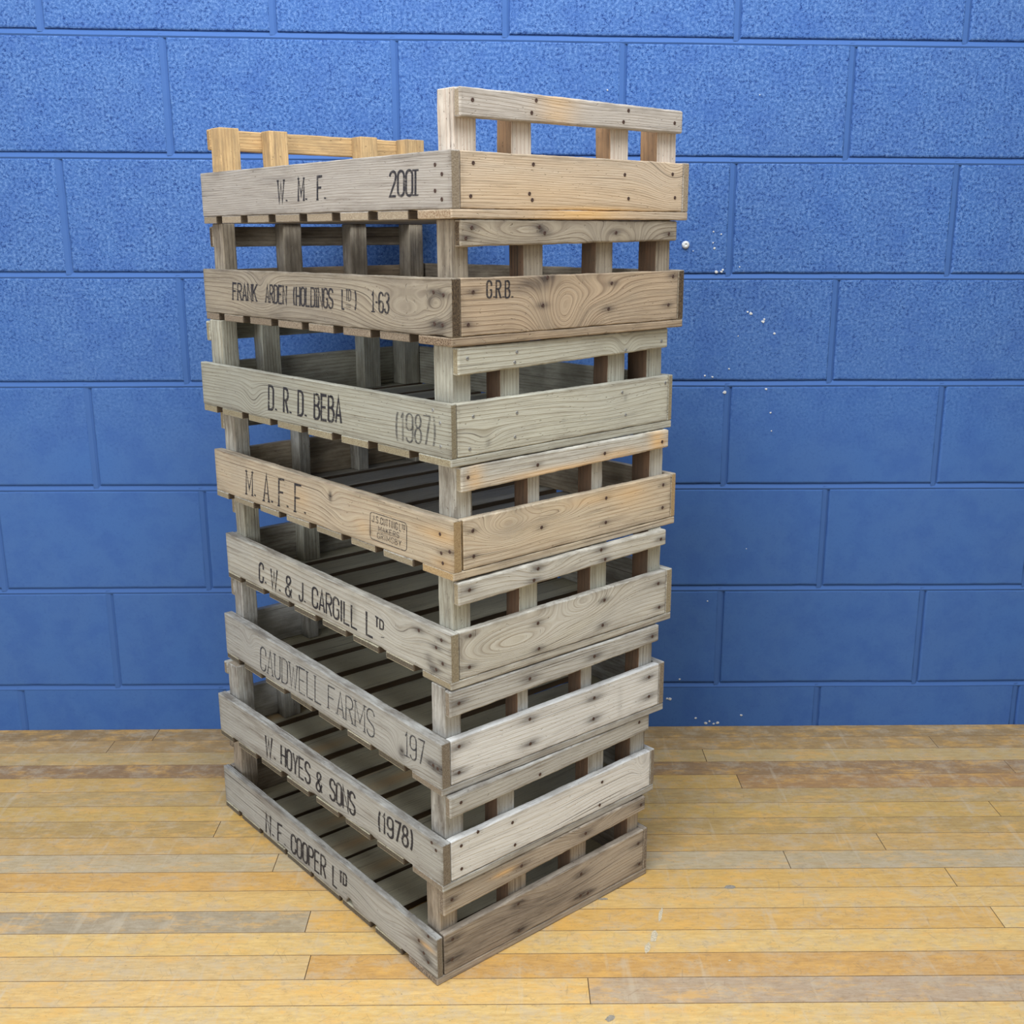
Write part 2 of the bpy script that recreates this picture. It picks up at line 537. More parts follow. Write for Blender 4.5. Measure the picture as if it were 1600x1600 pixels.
def set_word(text, style, quad, V, F, wscale=1.0, lift=0.0, gap=0.34):
    """quad: bottom-left, top-left, bottom-right, top-right in board coordinates (x to the right, z up)"""
    bl, tl, br, tr = [Vector(q) for q in quad]
    h = (tl - bl).length
    stroke = h * {'n': 0.122, 's': 0.124, 't': 0.07, 'o': 0.055}[style] * wscale
    ws = [WID.get(c, 1.0) for c in text]
    tot = sum(ws) + gap * (len(text) - 1)
    x = 0.0
    wide = (br - bl).length
    pad = stroke * 0.5

    def mp(u, v):
        u = (pad + u * (wide - 2 * pad)) / wide
        v = (pad + v * (h - 2 * pad)) / h
        a = bl.lerp(br, u)
        b = tl.lerp(tr, u)
        return a.lerp(b, v)
    for c, cw in zip(text, ws):
        for pl in GLY[c]:
            dense = []
            for p, q in zip(pl[:-1], pl[1:]):
                dense.append(p)
            dense.append(pl[-1])
            lift += 0.000004
            st = stroke * (1.25 if c == '.' else 1.0)
            ribbon([mp((x + p[0] * cw) / tot, p[1]) for p in dense], st, V, F, lift)
        if style in 'st':
            for sx, sz in SERIF.get(c, []):
                half = 0.24 if cw >= 1 else 0.5
                lift += 0.000004
                zz = min(max(sz, 0.012), 0.988)
                ribbon([mp((x + sx * cw - half) / tot, zz), mp((x + sx * cw + half) / tot, zz)], stroke * 0.75, V, F, lift)
        x += cw + gap
    return lift


# ------------------------------------------------------------------ wall of painted concrete blocks
def build_wall():
    V, F, FM, BL = [], [], [], []

    def add(vs, fs, mi, blk):
        b = len(V)
        V.extend(vs)
        BL.extend([blk] * len(vs))
        for f in fs:
            F.append(tuple(b + i for i in f))
            FM.append(mi)
    LZ = [(-0.02, 0.0), (0.1010, -0.001), (0.3300, -0.001), (0.5598, -0.002), (0.7815, -0.003), (1.0010, -0.006), (1.2283, -0.010),
          (1.4475, -0.0154), (1.674, -0.0154), (1.900, -0.0154), (2.126, -0.0154), (2.352, -0.0154), (2.578, -0.0154)]
    JX = [0.43, 0.6482, 0.42, 0.6478, 0.41, 0.6353, 0.412, 0.1808, 0.405, 0.185, 0.41, 0.19]
    X0, X1, M = -3.6, 3.8, 0.0115

    def zl(k, x):
        z, s = LZ[k]
        return z + s * (x - 0.72) + 0.0012 * noise.noise((x * 3.1, k * 7.7, 0))
    rnd = random.Random(3)
    for k in range(len(LZ) - 1):
        xs = []
        x = JX[k] - 0.4485 * 12
        while x < X1 + 0.5:
            xs.append(x + rnd.uniform(-.003, .003))
            x += 0.4485
        if k == 7:
            xs = [xx if abs(xx - 0.1808) > .4 else xx for xx in xs]
        for xa, xb in zip(xs[:-1], xs[1:]):
            if xb < X0 or xa > X1:
                continue
            x0, x1 = max(xa + M / 2, X0), min(xb - M / 2, X1)
            n, nv = 22, 11
            out = []
            for i in range(n):
                t = x0 + (x1 - x0) * i / n
                out.append((t, zl(k, t) + M / 2, 0, 1))
            za, zb = zl(k, x1) + M / 2, zl(k + 1, x1) - M / 2
            for i in range(nv):
                out.append((x1, za + (zb - za) * i / nv, -1, 0))
            for i in range(n):
                t = x1 + (x0 - x1) * i / n
                out.append((t, zl(k + 1, t) - M / 2, 0, -1))
            za, zb = zl(k + 1, x0) - M / 2, zl(k, x0) + M / 2
            for i in range(nv):
                out.append((x0, za + (zb - za) * i / nv, 1, 0))
            m_ = len(out)
            cx, cz = (x0 + x1) / 2, (zl(k, x0) + zl(k + 1, x0)) / 2
            rings = []
            for inset, y in ((0.0, 0.010), (0.0004, 0.0030), (0.0018, 0.0008), (0.0042, 0.0)):
                ring = []
                for (px, pz, nx_, nz_) in out:
                    j = 0.0013 * noise.noise((px * 38, pz * 38, k * 3.3)) + 0.0006 * noise.noise((px * 130, pz * 130, 1))
                    dx_, dz_ = (1 if px < cx else -1), (1 if pz < cz else -1)
                    ax = abs(px - cx) / ((x1 - x0) / 2)
                    az = abs(pz - cz) / 0.107
                    ring.append((px + dx_ * (inset + max(0, j)) * (ax > 0.985), y, pz + dz_ * (inset + max(0, j)) * (az > 0.93)))
                rings.append(ring)
            vs = [p for r_ in rings for p in r_]
            fs = []
            for a in range(3):
                for i in range(m_):
                    j = (i + 1) % m_
                    fs.append((a * m_ + i, a * m_ + j, (a + 1) * m_ + j, (a + 1) * m_ + i))
            fs.append(tuple(range(3 * m_, 4 * m_)))
            add(vs, fs, 0, 1.0)
            # upright mortar joint at the right end of the block
            vs, fs = [], []
            for i in range(13):
                z = zl(k, xb) + (zl(k + 1, xb) - zl(k, xb)) * i / 12
                w_ = M / 2 + 0.002
                d = 0.0012 + 0.0008 * noise.noise((xb * 9, z * 25, 2))
                vs += [(xb - w_, d - 0.0010, z), (xb + .001, d, z), (xb + w_, d + 0.0042, z)]
            for i in range(12):
                for q in range(2):
                    fs.append((3 * i + q, 3 * i + q + 1, 3 * i + q + 4, 3 * i + q + 3))
            add(vs, fs, 0, 0.0)
    # bed joints: struck so that the mortar slopes outwards from under one block to the next
    for k in range(1, len(LZ)):
        vs, fs = [], []
        n = 260
        for i in range(n + 1):
            x = X0 + (X1 - X0) * i / n
            z = zl(k, x)
            d = 0.0007 * noise.noise((x * 12, k * 3.1, 4))
            vs += [(x, 0.0065, z + M / 2 + .001), (x, 0.0040 + d, z + M / 2 - 0.0012), (x, -0.0006 + d * .6, z - M / 2 + 0.0015), (x, 0.0012, z - M / 2 - .0022)]
        for i in range(n):
            for q in range(3):
                fs.append((4 * i + q, 4 * i + q + 1, 4 * i + q + 5, 4 * i + q + 4))
        add(vs, fs, 0, 0.0)
    # the thickness of the wall behind its face
    c = [(X0, .012, -.15), (X1, .012, -.15), (X1, .012, 2.57), (X0, .012, 2.57), (X0, .15, -.15), (X1, .15, -.15), (X1, .15, 2.57), (X0, .15, 2.57)]
    add(c, [(0, 1, 2, 3), (7, 6, 5, 4), (0, 4, 5, 1), (3, 2, 6, 7), (0, 3, 7, 4), (1, 5, 6, 2)], 0, 0.0)
    # chips and drips of white paint
    fl = [(.600, 1.090, 2.2), (.603, 1.057, 3), (.6, 1.068, 2), (.609, 1.010, 4.2), (.619, 1.0105, 3.2), (.622, 1.014, 3), (.684, .926, 4), (.677, .929, 2.4), (.71, .909, 4), (.712, .914, 2.6),
          (.594, .798, 2.4), (.610, .795, 2.4), (.644, .812, 2.2), (.637, .763, 4.5), (.724, .769, 3), (.736, .719, 2.4), (.544, .067, 4.4), (.538, .068, 3),
          (.628, .007, 4), (.636, .012, 3), (.655, .008, 4), (.646, .006, 3), (.605, .020, 3.4), (.708, .026, 3.2), (.565, .115, 2.6), (.735, .885, 3), (.616, 1.085, 2), (.656, 1.02, 2),
          (.56, 1.052, 1.4), (.30, 1.2, 0.01), (.66, .88, 1.6), (.74, .68, 1.8), (.62, .3, 1.6), (.7, .42, 1.4), (.68, 1.35, 1.6), (.38, 1.36, 2.0)]
    for (x, z, r_) in fl:
        r_ *= 0.001
        n = 9
        vs = [(x, -0.0012, z)]
        sd = rnd.uniform(0, 50)
        for q, (rr, y) in enumerate(((0.75, -0.0010), (1.0, 0.0006))):
            for i in range(n):
                t = 2 * math.pi * i / n
                w_ = r_ * rr * (1 + 0.5 * noise.noise((math.cos(t) + sd, math.sin(t), sd)))
                vs.append((x + w_ * math.cos(t), y, z + w_ * 0.8 * math.sin(t)))
        fs = [(0, 1 + i, 1 + (i + 1) % n) for i in range(n)] + [(1 + i, 1 + n + i, 1 + n + (i + 1) % n, 1 + (i + 1) % n) for i in range(n)]
        add(vs, fs, 1, 0.0)
    o = link_mesh('wall_back', V, F, [WALL, WHITE], None, FM, {'block': ('FLOAT', BL)})
    o['kind'] = 'structure'
    return o


build_wall()


# ------------------------------------------------------------------ strip floor
def build_floor():
    rnd = random.Random(11)
    BW = 0.0573
    base = [(168, 140, 98), (186, 154, 106), (206, 178, 126), (160, 128, 92), (212, 174, 104), (196, 166, 112), (214, 178, 108), (200, 168, 110), (210, 174, 114),
            (200, 180, 146), (222, 180, 106), (224, 186, 120), (226, 194, 134), (228, 192, 126), (216, 180, 124), (232, 194, 130), (234, 200, 138)]
    joints = {15: [.297], 12: [-.15], 14: [-.13], 4: [.651], 9: [-.238], 10: [-.03], 2: [.60]}
    special = {(15, 1): (192, 168, 144), (12, 0): (178, 162, 138), (14, 0): (222, 190, 138), (14, 1): (214, 168, 104), (4, 1): (184, 144, 98), (12, 1): (226, 182, 110), (10, 0): (220, 174, 104)}
    V, F, FM, PC, GC = [], [], [], [], []
    X0, X1 = -3.6, 3.8
    for k in range(84):
        y1, y0 = -k * BW - 0.0003, -(k + 1) * BW + 0.0003
        xs = sorted(joints.get(k, []))
        if xs:
            lo, hi, n0 = xs[0], xs[-1], 0
            cuts = [X0]
            left = [lo]
            while left[-1] > X0 + 0.4:
                left.append(left[-1] - rnd.uniform(.9, 1.5))
            right = [hi]
            while right[-1] < X1 - .4:
                right.append(right[-1] + rnd.uniform(.9, 1.5))
            allx = sorted(set(left + right))
        else:
            allx = [X0 + rnd.uniform(-1.2, 0)]
            while allx[-1] < X1:
                allx.append(allx[-1] + rnd.uniform(.5, 1.6))
            if k < 17:
                allx = [x for x in allx if not -.33 < x < .78]
            lo = None
        tone0 = base[k] if k < len(base) else (230 + rnd.uniform(-14, 8), 192 + rnd.uniform(-14, 10), 128 + rnd.uniform(-12, 12))
        allx = [X0] + [x for x in allx if X0 < x < X1] + [X1]
        for a, b in zip(allx[:-1], allx[1:]):
            tone = tone0
            if lo is not None and abs(b - lo) < 1e-6 and (k, 0) in special:
                tone = special[(k, 0)]
            elif lo is not None and abs(a - lo) < 1e-6 and (k, 1) in special:
                tone = special[(k, 1)]
            else:
                d = rnd.uniform(-7, 7)
                tone = (tone[0] + d, tone[1] + d, tone[2] + d)
            c = (*srgb(*tone), 1.0)
            o1, o2 = rnd.uniform(0, 30), rnd.uniform(0, 30)
            i0 = len(V)
            g = 0.0003
            e = 0.0007
            for inset, z in ((0.0, -0.006), (0.0, -e), (e * .6, 0.0)):
                for (x, y) in ((a + g + inset, y0 + inset), (b - g - inset, y0 + inset), (b - g - inset, y1 - inset), (a + g + inset, y1 - inset)):
                    V.append((x, y, z))
                    PC.append(c)
                    GC.append((x + o1, y + o2, 0))
            for r_ in range(2):
                for i in range(4):
                    j = (i + 1) % 4
                    F.append((i0 + r_ * 4 + i, i0 + r_ * 4 + j, i0 + r_ * 4 + 4 + j, i0 + r_ * 4 + 4 + i))
                    FM.append(1)
            F.append((i0 + 8, i0 + 9, i0 + 10, i0 + 11))
            FM.append(0)
    i0 = len(V)
    for (x, y, z) in ((X0, -4.9, -.005), (X1, -4.9, -.005), (X1, 0.004, -.005), (X0, 0.004, -.005), (X0, -4.9, -.05), (X1, -4.9, -.05), (X1, 0.004, -.05), (X0, 0.004, -.05)):
        V.append((x, y, z))
        PC.append((.05, .04, .03, 1))
        GC.append((x, y, 0))
    for f in ((0, 1, 2, 3), (7, 6, 5, 4), (0, 4, 5, 1), (1, 5, 6, 2), (2, 6, 7, 3), (3, 7, 4, 0)):
        F.append(tuple(i0 + i for i in f))
        FM.append(1)
    # rubbed scuffs, a filled hole and specks on the boards
    for (x, y, rx, ry, mi) in ((.4285, -.705, .003, .019, 2), (.409, -.762, .006, .014, 2), (.396, -.790, .005, .013, 2), (.323, -.947, .0075, .006, 3), (.519, -.822, .0022, .002, 2),
                               (.557, -.628, .010, .005, 3), (.337, -.660, .008, .003, 3)):
        i0, n = len(V), 14
        for i in range(n):
            t = 2 * math.pi * i / n
            w_ = 1 + .55 * noise.noise((math.cos(t) * 1.7 + x * 90, math.sin(t) * 1.7, y * 70))
            V.append((x + rx * w_ * math.cos(t) + ry * .25 * math.sin(t), y + ry * w_ * math.sin(t), .0004))
            PC.append((.5, .5, .5, 1))
            GC.append((x, y, 0))
        F.append(tuple(range(i0, i0 + n)))
        FM.append(mi)
    o = link_mesh('floor', V, F, [FLOOR, GAP, SCUFF, FILLER], None, FM, {'plank': ('FLOAT_COLOR', PC), 'gc': ('FLOAT_VECTOR', GC)})
    o['kind'] = 'structure'


build_floor()

# ------------------------------------------------------------------ crates
LEN = 0.6985
# x, y of the near outer corner, turn, base height, tilt across, width
POSE = [(.1101, -.8375, -.8562, 1.1063, 0, .4637), (.1080, -.8391, -.8491, .9432, 0, .4674), (.1044, -.8404, -.8301, .7815, 0, .4636),
        (.1050, -.8398, -.8487, .6208, 0, .4686), (.0990, -.8480, -.8762, .4616, 0, .4595), (.0835, -.8601, -.8841, .3027, 0, .4643),
        (.0829, -.8720, -.8553, .1539, 0, .4594), (.0715, -.8767, -.8741, .0, 0, .4539)]
# edges of front board (lower, upper near, upper far), upper edge of the back board, rail: right end, lower+upper edge left / right
EDGE = [((.0120, .0841), .0838, .0841, .4449, (.1237, .1606), (.1259, .1580)), ((.0120, .0885), .0866, .0880, .4465, (.1275, .1622), (.1329, .1622)),
        ((.0116, .0863), .0872, .0858, .4479, (.1230, .1600), (.1299, .1606)), ((.0114, .0858), .0880, .0851, .4474, (.1236, .1590), (.1313, .1601)),
        ((.0112, .0839), .0862, .0885, .4419, (.1219, .1560), (.1324, .1590)), ((.0110, .0825), .0900, .0872, .4481, (.1167, .1572), (.1275, .1570)),
        ((.0112, .0770), .0860, .0784, .4434, (.1135, .1475), (.1180, .1488)), ((.0125, .0793), .0855, .0905, .4462, (.1106, .1520), (.1273, .1538))]
POSTS = [[(.017, .054), (.114, .150), (.303, .341), (.404, .447)], [(.0165, .041), (.139, .176), (.282, .318), (.414, .447)],
         [(.0165, .048), (.102, .139), (.323, .362), (.414, .451)], [(.0165, .046), (.151, .175), (.284, .308), (.418, .450)],
         [(.0165, .047), (.138, .174), (.284, .319), (.414, .4445)], [(.0175, .047), (.153, .175), (.284, .308), (.416, .447)],
         [(.0175, .051), (.116, .151), (.311, .348), (.412, .4485)], [(.017, .050), (.150, .187), (.282, .319), (.417, .4440)]]
TF = [.0155, .016, .011, .0155, .0155, .0165, .0155, .0115]      # thickness of the long front / back boards
TB = [.014, .014, .0105, .0115, .014, .0125, .0100, .0090]
DEPTH = [.034, .036, .040, .038, .035, .032, .035, .032]


def pal(n, *a, end=None, **k):
    l_, d_, g_ = a
    return (wood(n, srgb(*l_), srgb(*d_), srgb(*g_), **k), endgrain(n + '_endgrain', *[srgb(*c) for c in (end or ([0.93 * c for c in l_], [0.80 * c for c in d_]))]))


P_TAN = pal('pale_tan_wood', (222, 202, 174), (176, 142, 108), (208, 196, 180), lines=260, ring=.6, greyness=.4, grime=.12)
P_ASH = pal('silvered_wood', (206, 198, 188), (152, 138, 124), (196, 190, 184), lines=240, ring=.6, greyness=.5, grime=.25, end=((182, 168, 146), (146, 130, 110)))
P_BROWN = pal('brown_wood', (198, 176, 148), (112, 86, 66), (174, 162, 144), lines=125, ring=.85, greyness=.4, grime=.25)
P_OLD = pal('grey_brown_wood', (194, 182, 160), (110, 92, 76), (164, 156, 144), lines=140, ring=.8, greyness=.5, grime=.4, end=((128, 108, 82), (54, 42, 32)))
P_SAGE = pal('greenish_grey_wood', (203, 203, 188), (140, 130, 108), (190, 191, 182), lines=165, ring=.95, greyness=.4, grime=.2, end=((176, 168, 142), (136, 124, 100)))
P_STRAW = pal('straw_wood', (216, 202, 174), (152, 116, 88), (200, 192, 176), lines=150, ring=.75, greyness=.45, grime=.28, end=((196, 172, 130), (160, 134, 98)))
P_BONE = pal('bone_grey_wood', (209, 208, 197), (146, 130, 108), (202, 202, 198), lines=120, ring=.9, greyness=.5, grime=.36, end=((176, 166, 142), (140, 128, 106)))
P_WHITE = pal('whitened_wood', (231, 233, 233), (176, 168, 158), (223, 225, 226), lines=150, ring=.35, greyness=.6, grime=.18)
P_STONE = pal('stone_grey_wood', (200, 201, 197), (140, 130, 118), (187, 188, 186), lines=160, ring=.6, greyness=.55, grime=.42, end=((160, 150, 134), (120, 108, 94)))
P_DARK = pal('dark_weathered_wood', (194, 181, 163), (112, 94, 80), (176, 168, 158), lines=150, ring=.6, greyness=.5, grime=.4)
P_MOSS = pal('pale_slat_wood', (218, 214, 190), (160, 150, 124), (208, 205, 186), lines=160, ring=.4, greyness=.5, grime=.1, end=((126, 118, 102), (76, 68, 58)))  # pale greenish slat wood with darker ends

P_PALE = pal('fresh_pale_wood', (238, 230, 216), (186, 150, 128), (222, 214, 204), lines=150, ring=.75, greyness=.3, grime=.1)
P_HONEY = pal('honey_wood', (226, 192, 138), (170, 122, 74), (206, 176, 132), lines=200, ring=.6, greyness=.3, grime=.15)
P_SLAT = pal('grey_slat_wood', (190, 178, 156), (112, 94, 78), (162, 154, 142), lines=140, ring=.7, greyness=.5, grime=.4, end=((176, 162, 142), (120, 104, 88)))
GAP_SHADE = wood('gap_shade_slat_side_wood', srgb(92, 78, 62), srgb(58, 46, 36), srgb(78, 68, 56), lines=200, ring=.4, greyness=.4, grime=.3)  # shade of the gaps, painted into one side of the slats
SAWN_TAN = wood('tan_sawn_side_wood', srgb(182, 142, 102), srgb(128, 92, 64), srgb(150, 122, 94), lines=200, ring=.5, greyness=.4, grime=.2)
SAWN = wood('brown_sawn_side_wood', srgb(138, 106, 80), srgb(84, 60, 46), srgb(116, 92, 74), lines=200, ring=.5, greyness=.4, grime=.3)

# front, end, rail, post, slat woods per crate
WOODS = [(P_ASH, P_TAN, P_ASH, P_PALE, P_ASH), (P_OLD, P_BROWN, P_OLD, P_OLD, P_SLAT), (P_SAGE, P_SAGE, P_SAGE, P_SAGE, P_SAGE), (P_STRAW, P_STRAW, P_BONE, P_BONE, P_BONE),
         (P_BONE, P_BONE, P_BONE, P_SAGE, P_MOSS), (P_STONE, P_WHITE, P_STONE, P_STONE, P_MOSS), (P_STONE, P_WHITE, P_STONE, P_STONE, P_MOSS), (P_STONE, P_DARK, P_DARK, P_DARK, P_MOSS)]
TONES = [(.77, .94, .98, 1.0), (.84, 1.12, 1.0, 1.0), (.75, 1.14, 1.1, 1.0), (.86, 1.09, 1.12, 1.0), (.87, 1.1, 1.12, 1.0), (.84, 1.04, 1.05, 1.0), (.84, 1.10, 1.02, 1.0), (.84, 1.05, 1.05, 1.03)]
WORDS = [
(0,'W.','s',(0.4397,0.0275),(0.4354,0.0644),(0.4056,0.0280),(0.4016,0.0648)),
(0,'M.','s',(0.3771,0.0282),(0.3733,0.0652),(0.3477,0.0290),(0.3442,0.0651)),
(0,'F.','s',(0.3224,0.0284),(0.3189,0.0657),(0.2944,0.0288),(0.2912,0.0658)),
(0,'2001','s',(0.1363,0.0284),(0.1343,0.0648),(0.0713,0.0280),(0.0697,0.0647)),
(1,'FRANK','s',(0.5965,0.0357),(0.5921,0.0670),(0.5108,0.0365),(0.5070,0.0667)),
(1,'ARDEN','s',(0.4853,0.0362),(0.4814,0.0679),(0.4157,0.0360),(0.4123,0.0671)),
(1,'(HOLDINGS','s',(0.3982,0.0355),(0.3949,0.0666),(0.2815,0.0352),(0.2788,0.0677)),
(1,'L','s',(0.2600,0.0358),(0.2576,0.0672),(0.2501,0.0355),(0.2477,0.0671)),
(1,'TD','s',(0.2482,0.0497),(0.2469,0.0671),(0.2331,0.0495),(0.2318,0.0668)),
(1,'=','s',(0.2484,0.0368),(0.2477,0.0460),(0.2340,0.0366),(0.2334,0.0458)),
(1,')','s',(0.2280,0.0365),(0.2258,0.0670),(0.2191,0.0361),(0.2170,0.0667)),
(1,'1-63','s',(0.1833,0.0356),(0.1813,0.0669),(0.1380,0.0349),(0.1362,0.0669)),
(2,'D.','n',(0.4731,0.0245),(0.4679,0.0693),(0.4423,0.0247),(0.4374,0.0694)),
(2,'R.','n',(0.4263,0.0246),(0.4215,0.0695),(0.3983,0.0251),(0.3938,0.0695)),
(2,'D.','n',(0.3828,0.0255),(0.3784,0.0696),(0.3533,0.0254),(0.3492,0.0698)),
(2,'BEBA','n',(0.3360,0.0256),(0.3320,0.0698),(0.2567,0.0269),(0.2533,0.0713)),
(2,'(1987)','o',(0.1229,0.0209),(0.1207,0.0639),(0.0328,0.0253),(0.0314,0.0671)),
(3,'M.','s',(0.5879,0.0200),(0.5816,0.0674),(0.5495,0.0217),(0.5435,0.0691)),
(3,'A.','s',(0.5267,0.0183),(0.5202,0.0716),(0.4900,0.0207),(0.4840,0.0724)),
(3,'F.','s',(0.4753,0.0188),(0.4693,0.0716),(0.4385,0.0217),(0.4330,0.0738)),
(3,'F.','s',(0.4226,0.0187),(0.4172,0.0711),(0.3830,0.0209),(0.3780,0.0729)),
(3,'BOX','x',(0.2015,0.0213),(0.1988,0.0634),(0.1085,0.0205),(0.1065,0.0632)),
(4,'C.','n',(0.5745,0.0185),(0.5690,0.0604),(0.5431,0.0220),(0.5378,0.0638)),
(4,'W.','n',(0.5312,0.0185),(0.5261,0.0597),(0.4912,0.0201),(0.4861,0.0639)),
(4,'&','n',(0.4780,0.0188),(0.4732,0.0605),(0.4517,0.0188),(0.4472,0.0601)),
(4,'J.','n',(0.4301,0.0211),(0.4259,0.0612),(0.4046,0.0229),(0.4007,0.0618)),
(4,'CARGILL','n',(0.3861,0.0222),(0.3821,0.0626),(0.2429,0.0202),(0.2398,0.0627)),
(4,'L','n',(0.2209,0.0196),(0.2178,0.0638),(0.1976,0.0195),(0.1947,0.0637)),
(4,'TD','n',(0.1942,0.0412),(0.1928,0.0622),(0.1679,0.0426),(0.1669,0.0591)),
(4,'-','n',(0.1781,0.0238),(0.1773,0.0364),(0.1673,0.0260),(0.1666,0.0384)),
(5,'CAUDWELL','t',(0.5599,0.0182),(0.5533,0.0685),(0.3389,0.0236),(0.3341,0.0749)),
(5,'FARMS','t',(0.3185,0.0264),(0.3145,0.0709),(0.1762,0.0233),(0.1728,0.0744)),
(5,'197','t',(0.0942,0.0281),(0.0920,0.0711),(0.0412,0.0316),(0.0394,0.0735)),
(6,'W.','n',(0.5251,0.0199),(0.5194,0.0662),(0.4829,0.0253),(0.4776,0.0714)),
(6,'HOYES','n',(0.4683,0.0245),(0.4634,0.0681),(0.3659,0.0237),(0.3616,0.0691)),
(6,'&','n',(0.3508,0.0223),(0.3470,0.0629),(0.3282,0.0238),(0.3246,0.0645)),
(6,'SONS','n',(0.3075,0.0242),(0.3038,0.0678),(0.2283,0.0234),(0.2250,0.0693)),
(6,'(1978)','n',(0.1658,0.0274),(0.1634,0.0667),(0.0717,0.0340),(0.0700,0.0734)),
(7,'N.','n',(0.5352,0.0130),(0.5295,0.0579),(0.5003,0.0182),(0.4947,0.0646)),
(7,'F.','n',(0.4897,0.0160),(0.4848,0.0580),(0.4557,0.0195),(0.4509,0.0621)),
(7,'COOPER','n',(0.4402,0.0175),(0.4356,0.0599),(0.3169,0.0210),(0.3126,0.0688)),
(7,'L','n',(0.2981,0.0216),(0.2944,0.0644),(0.2802,0.0201),(0.2765,0.0650)),
(7,'TD','n',(0.2764,0.0379),(0.2742,0.0650),(0.2491,0.0412),(0.2470,0.0675)),
(7,'-','n',(0.2649,0.0229),(0.2642,0.0314),(0.2505,0.0235),(0.2497,0.0334)),
]
NE ={ 0:[(0.037,0.069),(0.141,0.071),(0.320,0.063),(0.425,0.067),(0.032,0.028),(0.134,0.033),(0.139,0.025),(0.329,0.030),(0.432,0.033)], 1:[(0.037,0.070),(0.028,0.028),(0.163,0.047),(0.172,0.085),(0.302,0.073),(0.296,0.036),(0.440,0.079),(0.431,0.036)], 2:[(0.040,0.066),(0.121,0.062),(0.117,0.028),(0.033,0.022),(0.342,0.069),(0.351,0.033),(0.445,0.074)], 3:[(0.035,0.067),(0.036,0.030),(0.166,0.048),(0.303,0.070),(0.303,0.031),(0.437,0.070),(0.437,0.032)], 4:[(0.035,0.075),(0.033,0.028),(0.163,0.063),(0.165,0.022),(0.302,0.068),(0.299,0.027),(0.426,0.069),(0.430,0.027)], 5:[(0.032,0.070),(0.031,0.029),(0.166,0.072),(0.167,0.031),(0.301,0.068),(0.300,0.032),(0.427,0.069),(0.428,0.034)], 6:[(0.035,0.064),(0.035,0.026),(0.067,0.074),(0.135,0.063),(0.140,0.023),(0.331,0.061),(0.326,0.021)], 7:[(0.030,0.067),(0.028,0.033),(0.159,0.070),(0.160,0.022),(0.295,0.066),(0.294,0.026),(0.311,0.023),(0.431,0.068),(0.435,0.027)] }
NR ={ 0:[(0.037,0.145),(0.146,0.152),(0.138,0.136),(0.325,0.151),(0.315,0.135),(0.426,0.140)], 1:[(0.036,0.152),(0.026,0.139),(0.156,0.153),(0.166,0.145),(0.309,0.145),(0.427,0.143)], 2:[(0.031,0.145),(0.121,0.147),(0.117,0.133),(0.348,0.133),(0.432,0.141)], 3:[(0.028,0.144),(0.158,0.143),(0.298,0.141),(0.431,0.142)], 4:[(0.035,0.143),(0.163,0.148),(0.155,0.132),(0.293,0.152),(0.302,0.135),(0.429,0.144)], 5:[(0.033,0.137),(0.166,0.138),(0.300,0.139),(0.432,0.140)], 6:[(0.036,0.134),(0.192,0.124),(0.418,0.140)], 7:[(0.030,0.134),(0.166,0.134),(0.304,0.137),(0.435,0.141)] }
NF ={ 0:[(0.032,0.067),(0.018,0.055),(0.033,0.035),(0.019,0.024)], 1:[(0.037,0.070),(0.016,0.067),(0.036,0.029),(0.019,0.028)], 2:[(0.037,0.075),(0.022,0.059),(0.022,0.027)], 3:[(0.029,0.063),(0.027,0.036),(0.008,0.042),(0.024,0.022)], 4:[(0.076,0.070),(0.021,0.071),(0.034,0.056),(0.019,0.036),(0.035,0.022)], 5:[(0.009,0.042),(0.020,0.043),(-0.003,0.041)], 6:[(0.025,0.072),(0.015,0.064)], 7:[(0.020,0.075),(0.045,0.054),(0.033,0.039),(0.022,0.029)] }

GRB = [(.0592, .0602), (.0596, .0852), (.1087, .0583), (.1088, .0838)]
# ring-pattern knots: (distance along, height on board, strength, spread along, spread across)
KF = {0: [(.40, .05, .004, .06, .02)], 1: [(.50, .05, .03, .05, .03), (.10, .035, .045, .10, .03), (.03, .055, .02, .02, .012)], 2: [(.52, .03, .02, .03, .03)],
      3: [(.309, .067, .012, .020, .014), (.27, .03, .018, .05, .02)], 4: [(.13, .05, .02, .05, .02)], 5: [(.1015, .0315, .035, .022, .022), (.60, .06, .02, .02, .02)], 6: [(.3, .02, .01, .05, .02)], 7: [(.15, .04, .015, .06, .02)]}
KE = {0: [(.43, .06, .03, .05, .045)], 1: [(.205, .012, .10, .045, .05), (.27, .045, .03, .06, .02)], 2: [(.06, .018, .012, .03, .015), (.3, .04, .01, .1, .02)], 3: [(.10, .05, .06, .045, .02), (.19, .052, .035, .05, .012), (.11, .078, .02, .02, .01)],
      4: [(.12, .03, .085, .11, .026), (.26, .06, .06, .06, .028)], 5: [(.2, .0, .01, .1, .03)], 6: [(.43, .05, .03, .016, .02), (.2, .02, .01, .1, .02)], 7: [(.25, .05, .02, .1, .03)]}
KR = {1: [(.12, .02, .03, .08, .014), (.30, .0, .06, .06, .03)], 0: [(.2, .02, .006, .1, .02)], 2: [(.33, .0, .02, .02, .03)], 4: [(.16, .02, .02, .05, .02)], 7: [(.3, .02, .02, .06, .02)]}
